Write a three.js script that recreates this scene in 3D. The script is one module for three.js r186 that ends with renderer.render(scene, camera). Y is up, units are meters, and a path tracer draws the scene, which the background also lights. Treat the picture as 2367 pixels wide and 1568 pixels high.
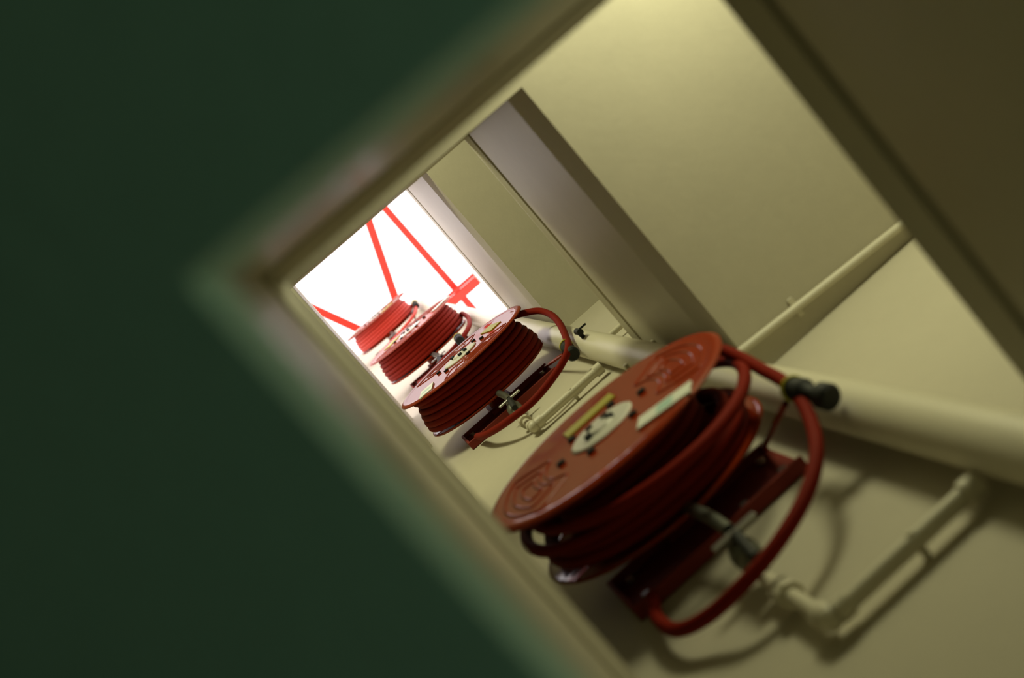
import * as THREE from 'three';
import { mergeGeometries, mergeVertices, toCreasedNormals } from 'three/addons/utils/BufferGeometryUtils.js';
import { RoundedBoxGeometry } from 'three/addons/geometries/RoundedBoxGeometry.js';

// ---------------------------------------------------------------- camera, sky, exposure
const scene = new THREE.Scene();
const EYE = 1.85;                                   // height of the lens above the lowest floor
const camera = new THREE.PerspectiveCamera(2 * Math.atan(784 / 3100) * 180 / Math.PI, 2367 / 1568, 0.05, 100);
camera.position.set(0, EYE, 0);
{
  const right = new THREE.Vector3(0.64590954, -0.15453446, 0.7476095);
  const up = new THREE.Vector3(-0.75107173, 0.04674681, 0.65856358);
  const back = new THREE.Vector3(-0.13671913, -0.98688086, -0.08587226);
  camera.quaternion.setFromRotationMatrix(new THREE.Matrix4().makeBasis(right, up, back));
}
camera.focus = 5.9; camera.userData.fStop = 2.0;    // a fast standard lens focused on the second reel
camera.updateMatrixWorld(true);
const SKY = 2.6;
scene.background = new THREE.Color().setRGB(SKY, SKY * 0.9, SKY * 0.9);
const renderer = new THREE.WebGLRenderer({ antialias: true });
renderer.toneMapping = THREE.LinearToneMapping;
renderer.toneMappingExposure = 1.0;
renderer.shadowMap.enabled = true;
const LANDING = [0.98, 0.97, 0.6], ROOM = [0.42, 1.0, 0.72];   // colours of the landing globes and of the added lowest-room lamp
const LANDING_POWER = 4.3, ROOM_POWER = 1.8;

// ---------------------------------------------------------------- dimensions (y measured from the lens, S() lifts to the floor)
const F = 2.75, WALL = 0.987, SOFFIT = 3.4124, TALL = 1.223, SLAB = 0.25, CAP = 0.078;
const S = (y) => y + EYE;
const X0 = -2.5, Z0 = -1.9, Z1 = 3.0;
let seed = 7; const rnd = () => (seed = (seed * 16807) % 2147483647) / 2147483647;

// ---------------------------------------------------------------- helpers
const used = {};
function numbered(n) { used[n] = (used[n] ?? -1) + 1; return used[n] ? `${n}_${String(used[n]).padStart(3, '0')}` : n; }
function shade(o) { o.traverse((m) => { if (m.isMesh) { m.castShadow = m.receiveShadow = true; } }); return o; }
function part(name, geo, mat, parent) {
  const m = new THREE.Mesh(Array.isArray(geo) ? merge(geo) : geo, mat); m.name = name; m.castShadow = m.receiveShadow = true; parent.add(m); return m;
}
function merge(list) { return mergeGeometries(list.map((g) => { const n = g.index ? g.toNonIndexed() : g; for (const k of Object.keys(n.attributes)) if (!['position', 'normal', 'uv'].includes(k)) n.deleteAttribute(k); return n; })); }
function tag(o, label, category, group, kind) { o.userData.label = label; o.userData.category = category; if (group) o.userData.group = group; if (kind) o.userData.kind = kind; return o; }
function thing(name, label, category, pos, group) { const g = new THREE.Group(); g.name = numbered(name); g.position.set(...pos); scene.add(g); return tag(g, label, category, group); }
function struct(name, geo, mat, label, category) { const m = part(numbered(name), geo, mat, scene); m.userData.kind = 'structure'; if (label) tag(m, label, category); return m; }
function box(x0, x1, y0, y1, z0, z1) { const g = new THREE.BoxGeometry(x1 - x0, y1 - y0, z1 - z0); g.translate((x0 + x1) / 2, (y0 + y1) / 2, (z0 + z1) / 2); return g; }
function rbox(x0, x1, y0, y1, z0, z1, r = 0.003) { const g = new RoundedBoxGeometry(x1 - x0, y1 - y0, z1 - z0, 2, r); g.translate((x0 + x1) / 2, (y0 + y1) / 2, (z0 + z1) / 2); return g; }
function cyl(a, b, r, n = 20, r2 = r) {
  const A = new THREE.Vector3(...a), B = new THREE.Vector3(...b), d = B.clone().sub(A);
  const g = new THREE.CylinderGeometry(r2, r, d.length(), n); g.applyQuaternion(new THREE.Quaternion().setFromUnitVectors(new THREE.Vector3(0, 1, 0), d.clone().normalize()));
  const c = A.add(B).multiplyScalar(0.5); g.translate(c.x, c.y, c.z); return g;
}
// profile [[radius, along]] turned about the local x axis ("along" runs out from the wall, i.e. towards -x)
function latheX(pts, n = 96) {
  const g = new THREE.LatheGeometry(pts.map((p) => new THREE.Vector2(Math.max(p[0], 1e-4), p[1])), n);
  g.rotateZ(Math.PI / 2); return toCreasedNormals(g, 0.6);
}
function latheAt(pts, a, b, n = 24) {   // profile [[radius, 0..length]] turned about the line from a towards b
  const A = new THREE.Vector3(...a), d = new THREE.Vector3(...b).sub(A).normalize();
  const g = toCreasedNormals(new THREE.LatheGeometry(pts.map((p) => new THREE.Vector2(Math.max(p[0], 1e-4), p[1])), n), 0.6);
  g.applyQuaternion(new THREE.Quaternion().setFromUnitVectors(new THREE.Vector3(0, 1, 0), d)); g.translate(A.x, A.y, A.z); return g;
}
function tube(points, r, seg, n = 12, closed = false, tension = 0.5) {
  const c = new THREE.CatmullRomCurve3(points.map((p) => p.isVector3 ? p : new THREE.Vector3(...p)), closed, 'centripetal', tension);
  return new THREE.TubeGeometry(c, seg, r, n, closed);
}
function capped(points, r, seg, n = 14) {
  const g = [tube(points, r, seg, n)], e = [points[0], points[points.length - 1]];
  for (const p of e) { const s = new THREE.SphereGeometry(r, n, 8); s.translate(...(p.isVector3 ? p.toArray() : p)); g.push(s); }
  return merge(g);
}

// ---------------------------------------------------------------- procedural materials
function noiseTexture(size, lo, hi, cells, srgb) {
  const lattice = (n) => Array.from({ length: n * n }, rnd), layers = cells.map((n) => [n, lattice(n)]);
  const d = new Uint8Array(size * size * 4);
  for (let y = 0; y < size; y++) for (let x = 0; x < size; x++) {
    let v = 0, w = 0;
    layers.forEach(([n, L], k) => {
      const fx = x / size * n, fy = y / size * n, ix = Math.floor(fx), iy = Math.floor(fy), tx = fx - ix, ty = fy - iy, sx = tx * tx * (3 - 2 * tx), sy = ty * ty * (3 - 2 * ty);
      const at = (a, b) => L[((b + n) % n) * n + ((a + n) % n)], wt = 1 / (1 + k * 0.6);
      v += wt * ((at(ix, iy) * (1 - sx) + at(ix + 1, iy) * sx) * (1 - sy) + (at(ix, iy + 1) * (1 - sx) + at(ix + 1, iy + 1) * sx) * sy); w += wt;
    });
    const q = Math.min(255, Math.round(255 * (lo + (hi - lo) * v / w))), i = (y * size + x) * 4;
    d[i] = d[i + 1] = d[i + 2] = q; d[i + 3] = 255;
  }
  const t = new THREE.DataTexture(d, size, size); t.wrapS = t.wrapT = THREE.RepeatWrapping; t.magFilter = THREE.LinearFilter; t.minFilter = THREE.LinearMipmapLinearFilter; t.generateMipmaps = true;
  if (srgb) t.colorSpace = THREE.SRGBColorSpace; t.needsUpdate = true; return t;
}
const mottle = noiseTexture(512, 0.94, 1.0, [4, 11, 37, 130, 256], true);
const grainBump = noiseTexture(512, 0, 1, [60, 150, 256]);
function lin(r, g, b) { return new THREE.Color().setRGB(r, g, b); }
const M = {
  plaster: new THREE.MeshStandardMaterial({ color: lin(0.56, 0.515, 0.395), map: mottle, roughness: 0.78, bumpMap: grainBump, bumpScale: 0.0004 }),
  parapetPaint: new THREE.MeshPhysicalMaterial({ color: lin(0.56, 0.515, 0.395), map: mottle, roughness: 0.5, specularIntensity: 1, clearcoat: 0.09, clearcoatRoughness: 0.25 }),
  pipePaint: new THREE.MeshPhysicalMaterial({ color: lin(0.62, 0.575, 0.44), roughness: 0.5, clearcoat: 0.25, clearcoatRoughness: 0.4 }),
  deck: new THREE.MeshStandardMaterial({ color: lin(0.5, 0.49, 0.46), map: mottle, roughness: 0.9 }),
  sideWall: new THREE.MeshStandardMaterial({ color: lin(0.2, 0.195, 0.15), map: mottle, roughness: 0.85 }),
  floor: new THREE.MeshStandardMaterial({ color: lin(0.1, 0.1, 0.085), map: mottle, roughness: 0.7 }),
  redPaint: new THREE.MeshPhysicalMaterial({ color: lin(0.25, 0.026, 0.005), roughness: 0.6, specularIntensity: 0, clearcoat: 0.4, clearcoatRoughness: 0.07 }),
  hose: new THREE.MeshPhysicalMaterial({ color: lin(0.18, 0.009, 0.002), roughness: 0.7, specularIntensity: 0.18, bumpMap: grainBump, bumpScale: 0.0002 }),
  skylitHose: new THREE.MeshPhysicalMaterial({ color: lin(0.52, 0.03, 0.012), roughness: 0.6, bumpMap: grainBump, bumpScale: 0.0002 }),  // same hose for the far reel, sky overexposure put into its colour
  redMatt: new THREE.MeshStandardMaterial({ color: lin(0.2, 0.014, 0.004), roughness: 0.75 }),
  steelRed: new THREE.MeshStandardMaterial({ color: lin(0.85, 0.024, 0.008), roughness: 0.5 }),
  cream: new THREE.MeshStandardMaterial({ color: lin(0.62, 0.6, 0.52), roughness: 0.5 }),
  yellow: new THREE.MeshStandardMaterial({ color: lin(0.4, 0.36, 0.012), roughness: 0.5 }),
  black: new THREE.MeshStandardMaterial({ color: lin(0.006, 0.007, 0.006), roughness: 0.7 }),
  steel: new THREE.MeshStandardMaterial({ color: lin(0.5, 0.5, 0.48), roughness: 0.35, metalness: 0.9 }),
  brass: new THREE.MeshStandardMaterial({ color: lin(0.22, 0.23, 0.19), roughness: 0.4, metalness: 0.8 }),
  housing: new THREE.MeshStandardMaterial({ color: lin(0.75, 0.75, 0.72), roughness: 0.5 }),
};
function printed(draw, w, h) {
  const c = document.createElement('canvas'); c.width = w; c.height = h; draw(c.getContext('2d'), w, h);
  const t = new THREE.CanvasTexture(c); t.colorSpace = THREE.SRGBColorSpace; t.magFilter = THREE.LinearFilter;
  return new THREE.MeshStandardMaterial({ map: t, roughness: 0.45 });
}
M.label = printed((g, w, h) => {
  g.fillStyle = '#e4e8da'; g.fillRect(0, 0, w, h); g.fillStyle = '#a9cdbf'; g.fillRect(w * 0.36, h * 0.12, w * 0.3, h * 0.76);
}, 128, 96);

// ---------------------------------------------------------------- the building: a light well through three slabs, walled on one side
struct('wall_right', [box(WALL, WALL + 0.2, 0, S(SOFFIT + F + SLAB), Z0, Z1), box(WALL, WALL + 0.2, S(SOFFIT + F + SLAB), S(13.765), -1.2, 0.742)], M.plaster, 'cream plaster wall that carries the row of red hose reels', 'wall');
const ROOF = S(SOFFIT + F);
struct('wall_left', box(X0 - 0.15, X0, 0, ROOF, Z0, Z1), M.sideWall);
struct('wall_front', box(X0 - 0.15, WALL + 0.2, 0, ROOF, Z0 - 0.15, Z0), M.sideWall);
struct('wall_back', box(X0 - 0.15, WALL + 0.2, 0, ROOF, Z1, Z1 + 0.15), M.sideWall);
struct('floor', box(X0 - 0.15, WALL + 0.2, -0.15, 0, Z0 - 0.15, Z1 + 0.15), M.floor);
function metreUV(g, s = 1) {     // box-mapped uv in metres
  const p = g.attributes.position, n = g.attributes.normal, uv = new Float32Array(p.count * 2);
  for (let i = 0; i < p.count; i++) {
    const a = Math.abs(n.getX(i)), b = Math.abs(n.getY(i)), c = Math.abs(n.getZ(i));
    const [u, v] = b >= a && b >= c ? [p.getX(i), p.getZ(i)] : a >= c ? [p.getZ(i), p.getY(i)] : [p.getX(i), p.getY(i)];
    uv[2 * i] = u * s; uv[2 * i + 1] = v * s;
  }
  g.setAttribute('uv', new THREE.BufferAttribute(uv, 2)); return g;
}
function slabShape(w, x0, z0, z1) {
  const s = new THREE.Shape();
  for (const [i, [x, z]] of [[x0, z0], [WALL, z0], [WALL, w.zl], [w.xl, w.zl], [w.xl, w.zh], [WALL, w.zh], [WALL, z1], [x0, z1]].entries()) i ? s.lineTo(x, z) : s.moveTo(x, z);
  return s;
}
// a profile [[overhang into the well, height]] swept round the three open sides of the well, mitred at the corners
function sweep(w, prof, end = WALL) {
  const pos = [], pt = (o, y) => [[end, y, w.zl + o], [w.xl + o, y, w.zl + o], [w.xl + o, y, w.zh - o], [end, y, w.zh - o]];
  const n = prof.length;
  for (let i = 0; i < n; i++) {
    const a = pt(...prof[i]), b = pt(...prof[(i + 1) % n]);
    for (let k = 0; k < 3; k++) pos.push(...a[k], ...a[k + 1], ...b[k + 1], ...a[k], ...b[k + 1], ...b[k]);
  }
  const g = new THREE.BufferGeometry(); g.setAttribute('position', new THREE.Float32BufferAttribute(pos, 3)); g.computeVertexNormals(); return metreUV(toCreasedNormals(g, 0.5));
}
const wells = [
  { y: SOFFIT - F, xl: -0.034, zl: -0.043, zh: 0.735, over: 0.022, label: 'first, nearest and most blurred' },
  { y: SOFFIT, xl: 0.001, zl: -0.069, zh: 0.738, over: 0.009, label: 'second, behind the largest reel' },
  { y: SOFFIT + F, xl: 0.001, zl: -0.069, zh: 0.738, over: 0.006, label: 'third and topmost, against the white sky' },
];
wells.forEach((w, k) => {
  const top = k === 2, s = slabShape(w, top ? -6 : X0, top ? -6 : Z0, top ? 6 : Z1);
  const g = new THREE.ExtrudeGeometry(s, { depth: SLAB, bevelEnabled: false }); g.rotateX(Math.PI / 2); g.translate(0, S(w.y) + SLAB, 0);
  struct('ceiling', metreUV(toCreasedNormals(g, 0.3)), top ? M.plaster : M.plaster, `cream floor slab and soffit round the ${w.label} opening`, 'ceiling');
  if (!top) {
    const fs = slabShape({ xl: w.xl - 0.11, zl: w.zl - 0.11, zh: w.zh + 0.11 }, X0, Z0, Z1), fg = new THREE.ExtrudeGeometry(fs, { depth: 0.012, bevelEnabled: false });  // unseen dark layer, added so the slab tops bounce less light
    fg.rotateX(Math.PI / 2); fg.translate(0, S(w.y) + SLAB + 0.012, 0);
    struct('floor', metreUV(toCreasedNormals(fg, 0.3)), M.floor, `unseen dark floor layer added to cut bounce light, slab of the ${w.label} opening`, 'floor');
  }
  const hi = S(w.y + TALL), cap = hi - CAP, o = w.over, low = S(w.y) + SLAB;
  const p = struct('parapet', sweep(w, [[0, low], [0, cap - 0.026], [-0.004, cap - 0.022], [-0.026, cap - 0.018], [-0.028, cap + 0.006], [-0.1, cap + 0.006], [-0.1, low]]), M.parapetPaint, `cream parapet lining the ${w.label} opening`, 'parapet');
  part('coping', sweep(w, [[-0.028, cap + 0.004], [o * 0.15, cap + 0.012], [o * 0.75, hi - 0.022], [o, hi - 0.012], [o, hi - 0.005], [o - 0.005, hi], [-0.115, hi], [-0.12, hi - 0.005], [-0.12, cap + 0.004]]), M.parapetPaint, p);
});

// ---------------------------------------------------------------- lamps
function globe(name, label, pos, turn, colour, power, drop, glow) {   // hangs along local -y
  const t = thing(name, label, 'lamp', pos, 'round opal lamps'); t.rotation.z = turn;
  part('lamp_base', latheAt([[0, 0], [0.085, 0], [0.09, 0.006], [0.09, 0.03], [0.075, 0.04], [0, 0.04]], [0, 0, 0], [0, -1, 0], 40), M.housing, t);
  if (drop > 0.05) part('stem', cyl([0, -0.03, 0], [0, -drop - 0.06, 0], 0.012, 14), M.housing, t);
  const g = new THREE.SphereGeometry(0.12, 40, 24); g.scale(1, 0.85, 1); g.translate(0, -0.14 - drop, 0);
  part('globe', g, new THREE.MeshStandardMaterial({ color: 0xffffff, emissive: lin(...colour), emissiveIntensity: glow, roughness: 0.4 }), t);
  const l = new THREE.PointLight(lin(...colour), power, 0, 2); l.name = 'globe_light'; l.position.set(0, -0.14 - drop, 0); l.castShadow = true; l.shadow.radius = 12; t.add(l);
}
for (let k = 0; k < 2; k++) globe('pendant_lamp', `round opal pendant lamp under the soffit of the ${k ? 'upper' : 'lower'} landing`, [k ? -1.5 : -0.5, S(SOFFIT + k * F) - 0.002, k ? 0.1 : 1.4], 0, LANDING, LANDING_POWER * (k ? 2.4 : 1), k ? 0.85 : 0.26, 3);
globe('added_room_lamp', 'added unseen green lamp low on the reel wall, lighting the near soffit and parapet', [WALL - 0.002, S(0.12), 1.75], -Math.PI / 2, ROOM, ROOM_POWER, 0, 1);  // added out of view to give the near slab its teal light

// ---------------------------------------------------------------- pipes on the wall
const RZ = 0.653, RX = 0.915, RR = 0.055;
{
  const t = thing('riser_pipe', 'thick cream-painted vertical riser pipe running up the wall beside the red reels', 'pipe', [RX, 0, RZ]);
  part('pipe', cyl([0, 0, 0], [0, S(13), 0], RR, 32), M.pipePaint, t);
  const tap = part('drain_tap', [cyl([-RR + 0.004, S(4.95), -0.012], [-RR - 0.035, S(4.95), -0.016], 0.009, 12), cyl([-RR - 0.03, S(4.965), -0.016], [-RR - 0.03, S(4.9), -0.016], 0.013, 14)], M.black, t);
  part('lever', rbox(-RR - 0.034, -RR - 0.026, S(4.966), S(4.97), -0.016, 0.03, 0.0015), M.black, tap);
  for (const y of [1.9, 1.9 + F, 1.9 + 2 * F]) {
    part('clamp', rbox(-0.02, WALL - RX - 0.002, S(y) - 0.42, S(y) - 0.39, -RR - 0.012, RR + 0.012, 0.006), M.pipePaint, t);
  }
}
const rise = (k) => k < 3 ? k * F : 12.0 - 2.948;      // the topmost reel hangs a little higher
for (let k = 0; k < 4; k++) {
  const where = ['the largest reel in front', 'the second reel', 'the third reel', 'the small far reel'][k];
  const t = thing('branch_pipe', `cream feed pipe from the riser to ${where}, fixed along the wall`, 'pipe', [WALL, S(2.0 + rise(k)), RZ], 'branch pipes to the hose reels');
  const x = -0.036, r = 0.0165;
  part('pipe', merge([cyl([x, 0, -RR - 0.004], [x, 0, -0.36], r, 18), tube([[x, 0, -0.355], [x, 0.004, -0.372], [x, 0.016, -0.384], [x, 0.035, -0.388]], r, 10, 18), cyl([x, 0.03, -0.388], [x, 0.292, -0.388], r * 0.9, 18)]), M.pipePaint, t);
  part('elbow', merge([cyl([x, 0, -0.345], [x, 0, -0.372], r + 0.005, 18), cyl([x, 0.014, -0.388], [x, 0.042, -0.388], r + 0.005, 18), new THREE.SphereGeometry(r + 0.006, 18, 12).translate(x, 0.004, -0.384)]), M.pipePaint, t);
  part('union', latheAt([[r - 0.003, 0], [0.026, 0.003], [0.027, 0.012], [0.027, 0.03], [0.025, 0.034], [0.025, 0.05], [r - 0.003, 0.053]], [x, 0.16, -0.388], [x, 1, -0.388], 8), M.pipePaint, t);
  part('tee', cyl([x, 0, -RR - 0.003], [x, 0, -RR - 0.035], r + 0.006, 18), M.pipePaint, t);
  if (k === 1) part('stub', merge([cyl([x, 0.35, RR + 0.016], [x, 0.35, 0.3], 0.012, 14)]), M.pipePaint, t);
  part('pipe_clip', rbox(x - r - 0.002, -0.002, -0.007, 0.007, -0.207, -0.193, 0.003), M.pipePaint, t);
}
{
  const a = [0.898, S(SOFFIT) - 0.014, 0.735], b = [0.95, S(SOFFIT) - 0.014, 1.5];
  const t = thing('conduit', 'slim cream conduit running along the soffit corner beside the wall', 'conduit', [0, 0, 0]);
  part('tube', capped([a, b], 0.012, 2, 16), M.pipePaint, t);
  for (const s of [0.25, 0.8]) { const x = a[0] + (b[0] - a[0]) * s, z = a[2] + (b[2] - a[2]) * s; part('saddle', rbox(x - 0.03, x + 0.03, S(SOFFIT) - 0.006, S(SOFFIT) - 0.001, z - 0.009, z + 0.009, 0.002), M.pipePaint, t); }
}

// ---------------------------------------------------------------- hose reels (local axes: -x out from the wall, +z towards the riser)
const RR0 = 0.334, UF = 0.288, UB = 0.1;      // flange radius; how far the front and back flange stand out from the wall
function sector(r0, r1, a0, a1, u) {           // rounded kidney loop on the flange
  const p = [], n = 10, lerp = THREE.MathUtils.lerp;
  const at = (r, a) => p.push(new THREE.Vector3(-u, r * Math.cos(a), r * Math.sin(a)));
  for (let i = 0; i <= n; i++) at(r1, lerp(a0, a1, i / n));
  for (let i = 1; i < 3; i++) at(lerp(r1, r0, i / 3), a1 + 0.02);
  for (let i = 0; i <= 4; i++) at(r0, lerp(a1, a0, i / 4));
  for (let i = 1; i < 3; i++) at(lerp(r0, r1, i / 3), a0 - 0.02);
  return tube(p, 0.0048, 90, 8, true);
}
const HOSE = 0.0145;
function hoseGeometry(o) {
  // wound turns, back to front, then the free tail
  const pts = [], N = 28, turns = o.turns;
  const at = (f) => { const i = Math.min(Math.floor(f), turns.length - 1), j = Math.min(i + 1, turns.length - 1), t = Math.min(f - i, 1), s = THREE.MathUtils.smoothstep(t, 0.35, 1); return turns[i].map((v, q) => v + (turns[j][q] - v) * s); };
  const total = turns.length - 0.75;
  for (let i = 0; i <= total * N; i++) {
    const f = i / N, [u, r, dy] = at(f), a = f * 2 * Math.PI;
    pts.push(new THREE.Vector3(-u, dy * (0.5 - 0.5 * Math.cos(a)) * 1 + r * Math.cos(a) + dy * 0, r * Math.sin(a)));
  }
  for (const p of o.tail) pts.push(new THREE.Vector3(...p));
  const g = [tube(pts, HOSE, pts.length * 4, 12)];
  const e = new THREE.SphereGeometry(HOSE, 12, 8); e.translate(...o.tail[o.tail.length - 1]); g.push(e);
  // the layer beneath, whose ridges show between the turns
  const prof = [], w = UF - UB - 0.014, R = o.under;
  prof.push([0.14, UB + 0.007]);
  for (let i = 0; i < 6; i++) for (let j = 0; j <= 8; j++) { const q = Math.PI * j / 8; prof.push([R + HOSE * Math.sin(q), UB + 0.007 + w * (i + 0.5 - 0.5 * Math.cos(q)) / 6]); }
  prof.push([0.14, UF - 0.007]);
  g.push(latheX(prof, 80));
  return merge(g);
}
function makeReel(k, o) {
  const t = thing('hose_reel', o.label, 'hose reel', [WALL - 0.002, S(2.948 + rise(k)), k < 3 ? 0.2795 : 0.248], 'red hose reels in a row up the wall');
  // wall bracket: folded plate, spindle
  const bk = part('bracket', [rbox(-0.012, 0, -0.3, -0.06, -0.22, 0.25, 0.003), rbox(-0.034, -0.006, -0.3, -0.289, -0.22, 0.25, 0.003), rbox(-0.034, -0.006, -0.071, -0.06, -0.22, 0.25, 0.003), rbox(-0.034, 0, -0.3, -0.06, -0.226, -0.215, 0.003),
    rbox(-0.03, 0, -0.1, 0.12, -0.06, 0.06, 0.003)], M.redMatt, t);
  for (const [y, z] of [[-0.25, -0.18], [-0.11, -0.18], [-0.25, 0.21], [-0.11, 0.21], [-0.25, 0.1]]) part('bolt', cyl([-0.012, y, z], [-0.024, y, z], 0.011, 6), M.steel, bk);
  part('spindle', cyl([0, 0, 0], [-UB, 0, 0], 0.045, 24), M.redPaint, t);
  // drum and flanges
  part('drum', cyl([-UB - 0.005, 0, 0], [-UF + 0.005, 0, 0], 0.15, 48), M.redPaint, t);
  const rim = (u, s, R) => [[0.02, u], [0.2, u], [R - 0.04, u], [R - 0.033, u], [R - 0.03, u + s * 0.0004], [R - 0.014, u + s * 0.003], [R - 0.006, u + s * 0.001], [R, u - s * 0.004], [R, u - s * 0.008], [R - 0.006, u - s * 0.009], [R - 0.012, u - s * 0.005], [0.02, u - s * 0.005]];
  const ff = part('front_flange', latheX(rim(UF, 1, RR0)), M.redPaint, t);
  part('back_flange', latheX(rim(UB, -1, 0.309)), M.redPaint, t);
  for (const c of [-Math.PI / 2, Math.PI / 2]) for (const [a, b, w] of [[0.168, 0.288, 0.66], [0.186, 0.262, 0.46], [0.2, 0.236, 0.26]]) part('embossed_rib', sector(a, b, c - w, c + w, UF - 0.0018), M.redPaint, ff);
  for (let i = 0; i < 6; i++) { const a = i * Math.PI / 3 + Math.PI / 2; part('bolt', cyl([-UF + 0.002, 0.122 * Math.cos(a), 0.122 * Math.sin(a)], [-UF - 0.008, 0.122 * Math.cos(a), 0.122 * Math.sin(a)], 0.011, 6), M.black, ff); }
  ff.rotation.x = o.spin;
  const hub = part('hub', latheX([[0, UF + 0.012], [0.03, UF + 0.012], [0.034, UF + 0.009], [0.036, UF + 0.006], [0.083, UF + 0.006], [0.087, UF + 0.003], [0.087, UF - 0.002]], 64), M.cream, t);
  for (const [y, z] of [[0.03, -0.02], [-0.02, -0.038], [-0.005, 0.03], [0.026, 0.024]]) part('screw', cyl([-UF - 0.006, y, z], [-UF - 0.016, y, z], 0.01, 12), M.black, hub);
  hub.rotation.x = o.spin;
  part('yellow_sticker', rbox(-UF - 0.004, -UF + 0.001, 0.15, 0.212, -0.062, 0.088, 0.001), M.yellow, ff).userData.label = 'yellow sticker';
  const lb = new THREE.BoxGeometry(0.005, 0.066, 0.14); lb.rotateX(0.42); lb.translate(-UF - 0.0035, -0.237, 0.108);
  part('white_label', lb, M.label, ff).userData.label = 'white label';
  // hose
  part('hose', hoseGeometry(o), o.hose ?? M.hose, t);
  // valve under the drum
  const v = part('valve', [latheAt([[0, 0], [0.018, 0], [0.018, 0.03], [0.026, 0.034], [0.03, 0.05], [0.03, 0.075], [0.026, 0.09], [0.018, 0.094], [0.018, 0.13], [0, 0.13]], [-0.045, -0.63, -0.008], [-0.105, -0.4, 0.012], 18), cyl([-0.06, -0.556, 0.004], [-0.1, -0.556, 0.004], 0.012, 14)], M.brass, t);
  part('lever', [rbox(-0.108, -0.1, -0.568, -0.546, -0.045, 0.06, 0.003)], M.steel, v);
  part('drain_cock', cyl([-0.1, -0.57, 0.006], [-0.082, -0.67, -0.006], 0.012, 14), M.black, v);
  part('inlet_elbow', tube([[-0.09, -0.5, 0.01], [-0.1, -0.42, 0.01], [-0.105, -0.33, 0.005], [-0.1, -0.1, 0]], 0.014, 20, 14), M.brass, t);
  // nozzle on the free hose, and the arm that guides it
  const [n0, n1] = o.nozzle;
  part('nozzle', latheAt([[0, 0], [0.02, 0], [0.025, 0.006], [0.026, 0.045], [0.018, 0.055], [0.015, 0.075], [0.018, 0.088], [0.027, 0.094], [0.028, 0.12], [0.022, 0.128], [0, 0.128]], n0, n1, 20), M.black, t);
  const arm = part('guide_arm', merge([tube([[-0.02, -0.066, 0.235], [n0[0] + 0.02, n0[1] + 0.01, n0[2] - 0.026]], 0.007, 4, 10)]), M.redPaint, t);
  part('clip_ring', (() => { const g = new THREE.TorusGeometry(0.024, 0.004, 8, 24); g.rotateX(Math.PI / 2); g.translate(n0[0], n0[1] - 0.015, n0[2]); return g; })(), M.yellow, arm);
  return t;
}
const farTail = [[-0.15, -0.02, 0.312], [-0.14, -0.12, 0.32], [-0.13, -0.42, 0.297], [-0.12, -0.66, 0.232], [-0.105, -0.75, 0.12], [-0.092, -0.77, 0.0], [-0.075, -0.7, -0.1], [-0.055, -0.52, -0.17], [-0.035, -0.335, -0.175]];
makeReel(0, {
  label: 'largest red hose reel in front, with one loose turn sagging off its drum', spin: 0,
  turns: [[0.118, 0.266, 0], [0.146, 0.275, 0], [0.17, 0.25, 0], [0.212, 0.318, -0.085], [0.262, 0.222, 0], [0.266, 0.25, 0], [0.25, 0.29, 0]], under: 0.192,
  tail: [[-0.25, -0.03, 0.314], [-0.232, -0.07, 0.324], [-0.2, -0.194, 0.324], [-0.175, -0.354, 0.312], [-0.145, -0.476, 0.276], [-0.125, -0.606, 0.212], [-0.108, -0.679, 0.133], [-0.093, -0.718, 0.029], [-0.078, -0.71, -0.066], [-0.055, -0.65, -0.139], [-0.045, -0.582, -0.19], [-0.04, -0.45, -0.202], [-0.035, -0.33, -0.178]],
  nozzle: [[-0.178, -0.37, 0.308], [-0.146, -0.49, 0.33]],
});
makeReel(1, {
  label: 'second red hose reel from the front, its flange mirroring the white sky', spin: 1.35,
  turns: [[0.118, 0.292, 0], [0.145, 0.296, 0], [0.17, 0.292, 0], [0.198, 0.284, 0], [0.226, 0.275, 0], [0.252, 0.262, 0], [0.265, 0.285, 0]], under: 0.236,
  tail: [[-0.255, -0.03, 0.315], [-0.225, -0.07, 0.37], [-0.2, -0.15, 0.388], [-0.175, -0.31, 0.38], [-0.145, -0.61, 0.326], [-0.128, -0.76, 0.282], [-0.11, -0.84, 0.193], [-0.095, -0.885, 0.055], [-0.085, -0.8, -0.057], [-0.06, -0.58, -0.145], [-0.035, -0.33, -0.178]],
  nozzle: [[-0.13, -0.66, 0.298], [-0.1, -0.82, 0.28]],
});
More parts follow.
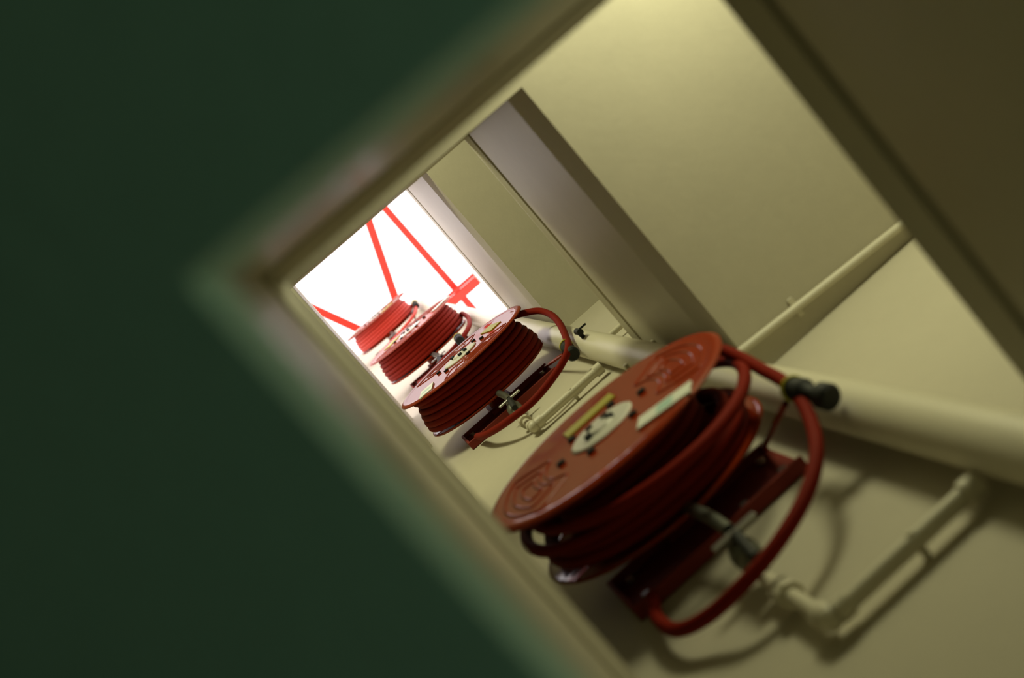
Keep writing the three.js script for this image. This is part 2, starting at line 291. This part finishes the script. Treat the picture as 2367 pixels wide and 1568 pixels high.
for (const k of [2, 3]) makeReel(k, {
  label: k === 2 ? 'third red hose reel, dark against the white sky, between two other reels' : 'smallest farthest hose reel with red hose coloured brighter for the sky glare, white sky around it',
  turns: [[0.265, 0.262, 0], [0.245, 0.27, 0], [0.218, 0.285, 0], [0.19, 0.29, 0], [0.162, 0.295, 0], [0.134, 0.292, 0], [0.125, 0.29, 0]].map(([u, r, d]) => [u, r - (k - 2) * 0.008 + rnd() * 0.008 - 0.004, d]), under: 0.236,
  spin: k === 2 ? -0.9 : 2.3, hose: k === 3 ? M.skylitHose : M.hose, tail: farTail, nozzle: k === 2 ? [[-0.128, -0.7, 0.16], [-0.12, -0.84, 0.15]] : [[-0.16, -0.2, 0.332], [-0.142, -0.32, 0.322]],
});

// ---------------------------------------------------------------- red steel above the well
function bar(name, a, b, w, h, label) {
  const A = new THREE.Vector3(...a), B = new THREE.Vector3(...b), L = A.distanceTo(B), t = thing(name, label, 'steel brace', a, 'red steel braces against the sky');
  const g = new RoundedBoxGeometry(w, h, L, 2, 0.006); g.translate(0, 0, L / 2); const m = part('bar', g, M.steelRed, t);
  m.quaternion.setFromUnitVectors(new THREE.Vector3(0, 0, 1), B.sub(A).normalize());
  return t;
}
const BY = 13.8, by = S(BY), Q = BY / 12.5;
bar('steel_brace', [1.1 * Q, by, (0.299 + 0.113 * 0.412) * Q + 0.01], [-0.2 * Q, by, (0.299 + 1.413 * 0.412) * Q], 0.08, 0.06, 'red diagonal steel brace rising behind the farthest reel, steeper of the two diagonals');
bar('steel_brace', [1.1 * Q, by, (0.299 - 0.113 * 0.454) * Q - 0.01], [-0.6 * Q, by, (0.299 - 1.813 * 0.454) * Q], 0.08, 0.06, 'red diagonal steel brace at the lower left edge of the white sky');
bar('steel_brace', [2.2 * Q, by, 1.0 * Q], [-1.6 * Q, by, 0.975 * Q], 0.07, 0.06, 'long straight red steel brace crossing the white sky and the I-beam');
{
  const t = thing('steel_beam', 'short red steel I-beam across the long brace, beside the parapet edge', 'steel beam', [1.065 * Q, by - 0.033, 0.745]);
  const L = 1.19 * Q - 0.745;
  part('bottom_flange', rbox(-0.025, 0.062, -0.2, -0.188, 0, L, 0.003), M.steelRed, t);
  part('web', rbox(0.01, 0.02, -0.19, -0.01, 0, L, 0.002), M.steelRed, t);
  part('top_flange', rbox(-0.018, 0.062, -0.012, 0, 0, L, 0.003), M.steelRed, t);
  part('edge_angle', [rbox(-0.07, -0.037, -0.2, -0.192, 0, L, 0.002), rbox(-0.07, -0.063, -0.2, -0.15, 0, L, 0.002)], M.steelRed, t);
  part('end_plate', rbox(-0.07, 0.06, -0.21, 0, L, L + 0.014, 0.003), M.cream, t);
}
renderer.render(scene, camera);
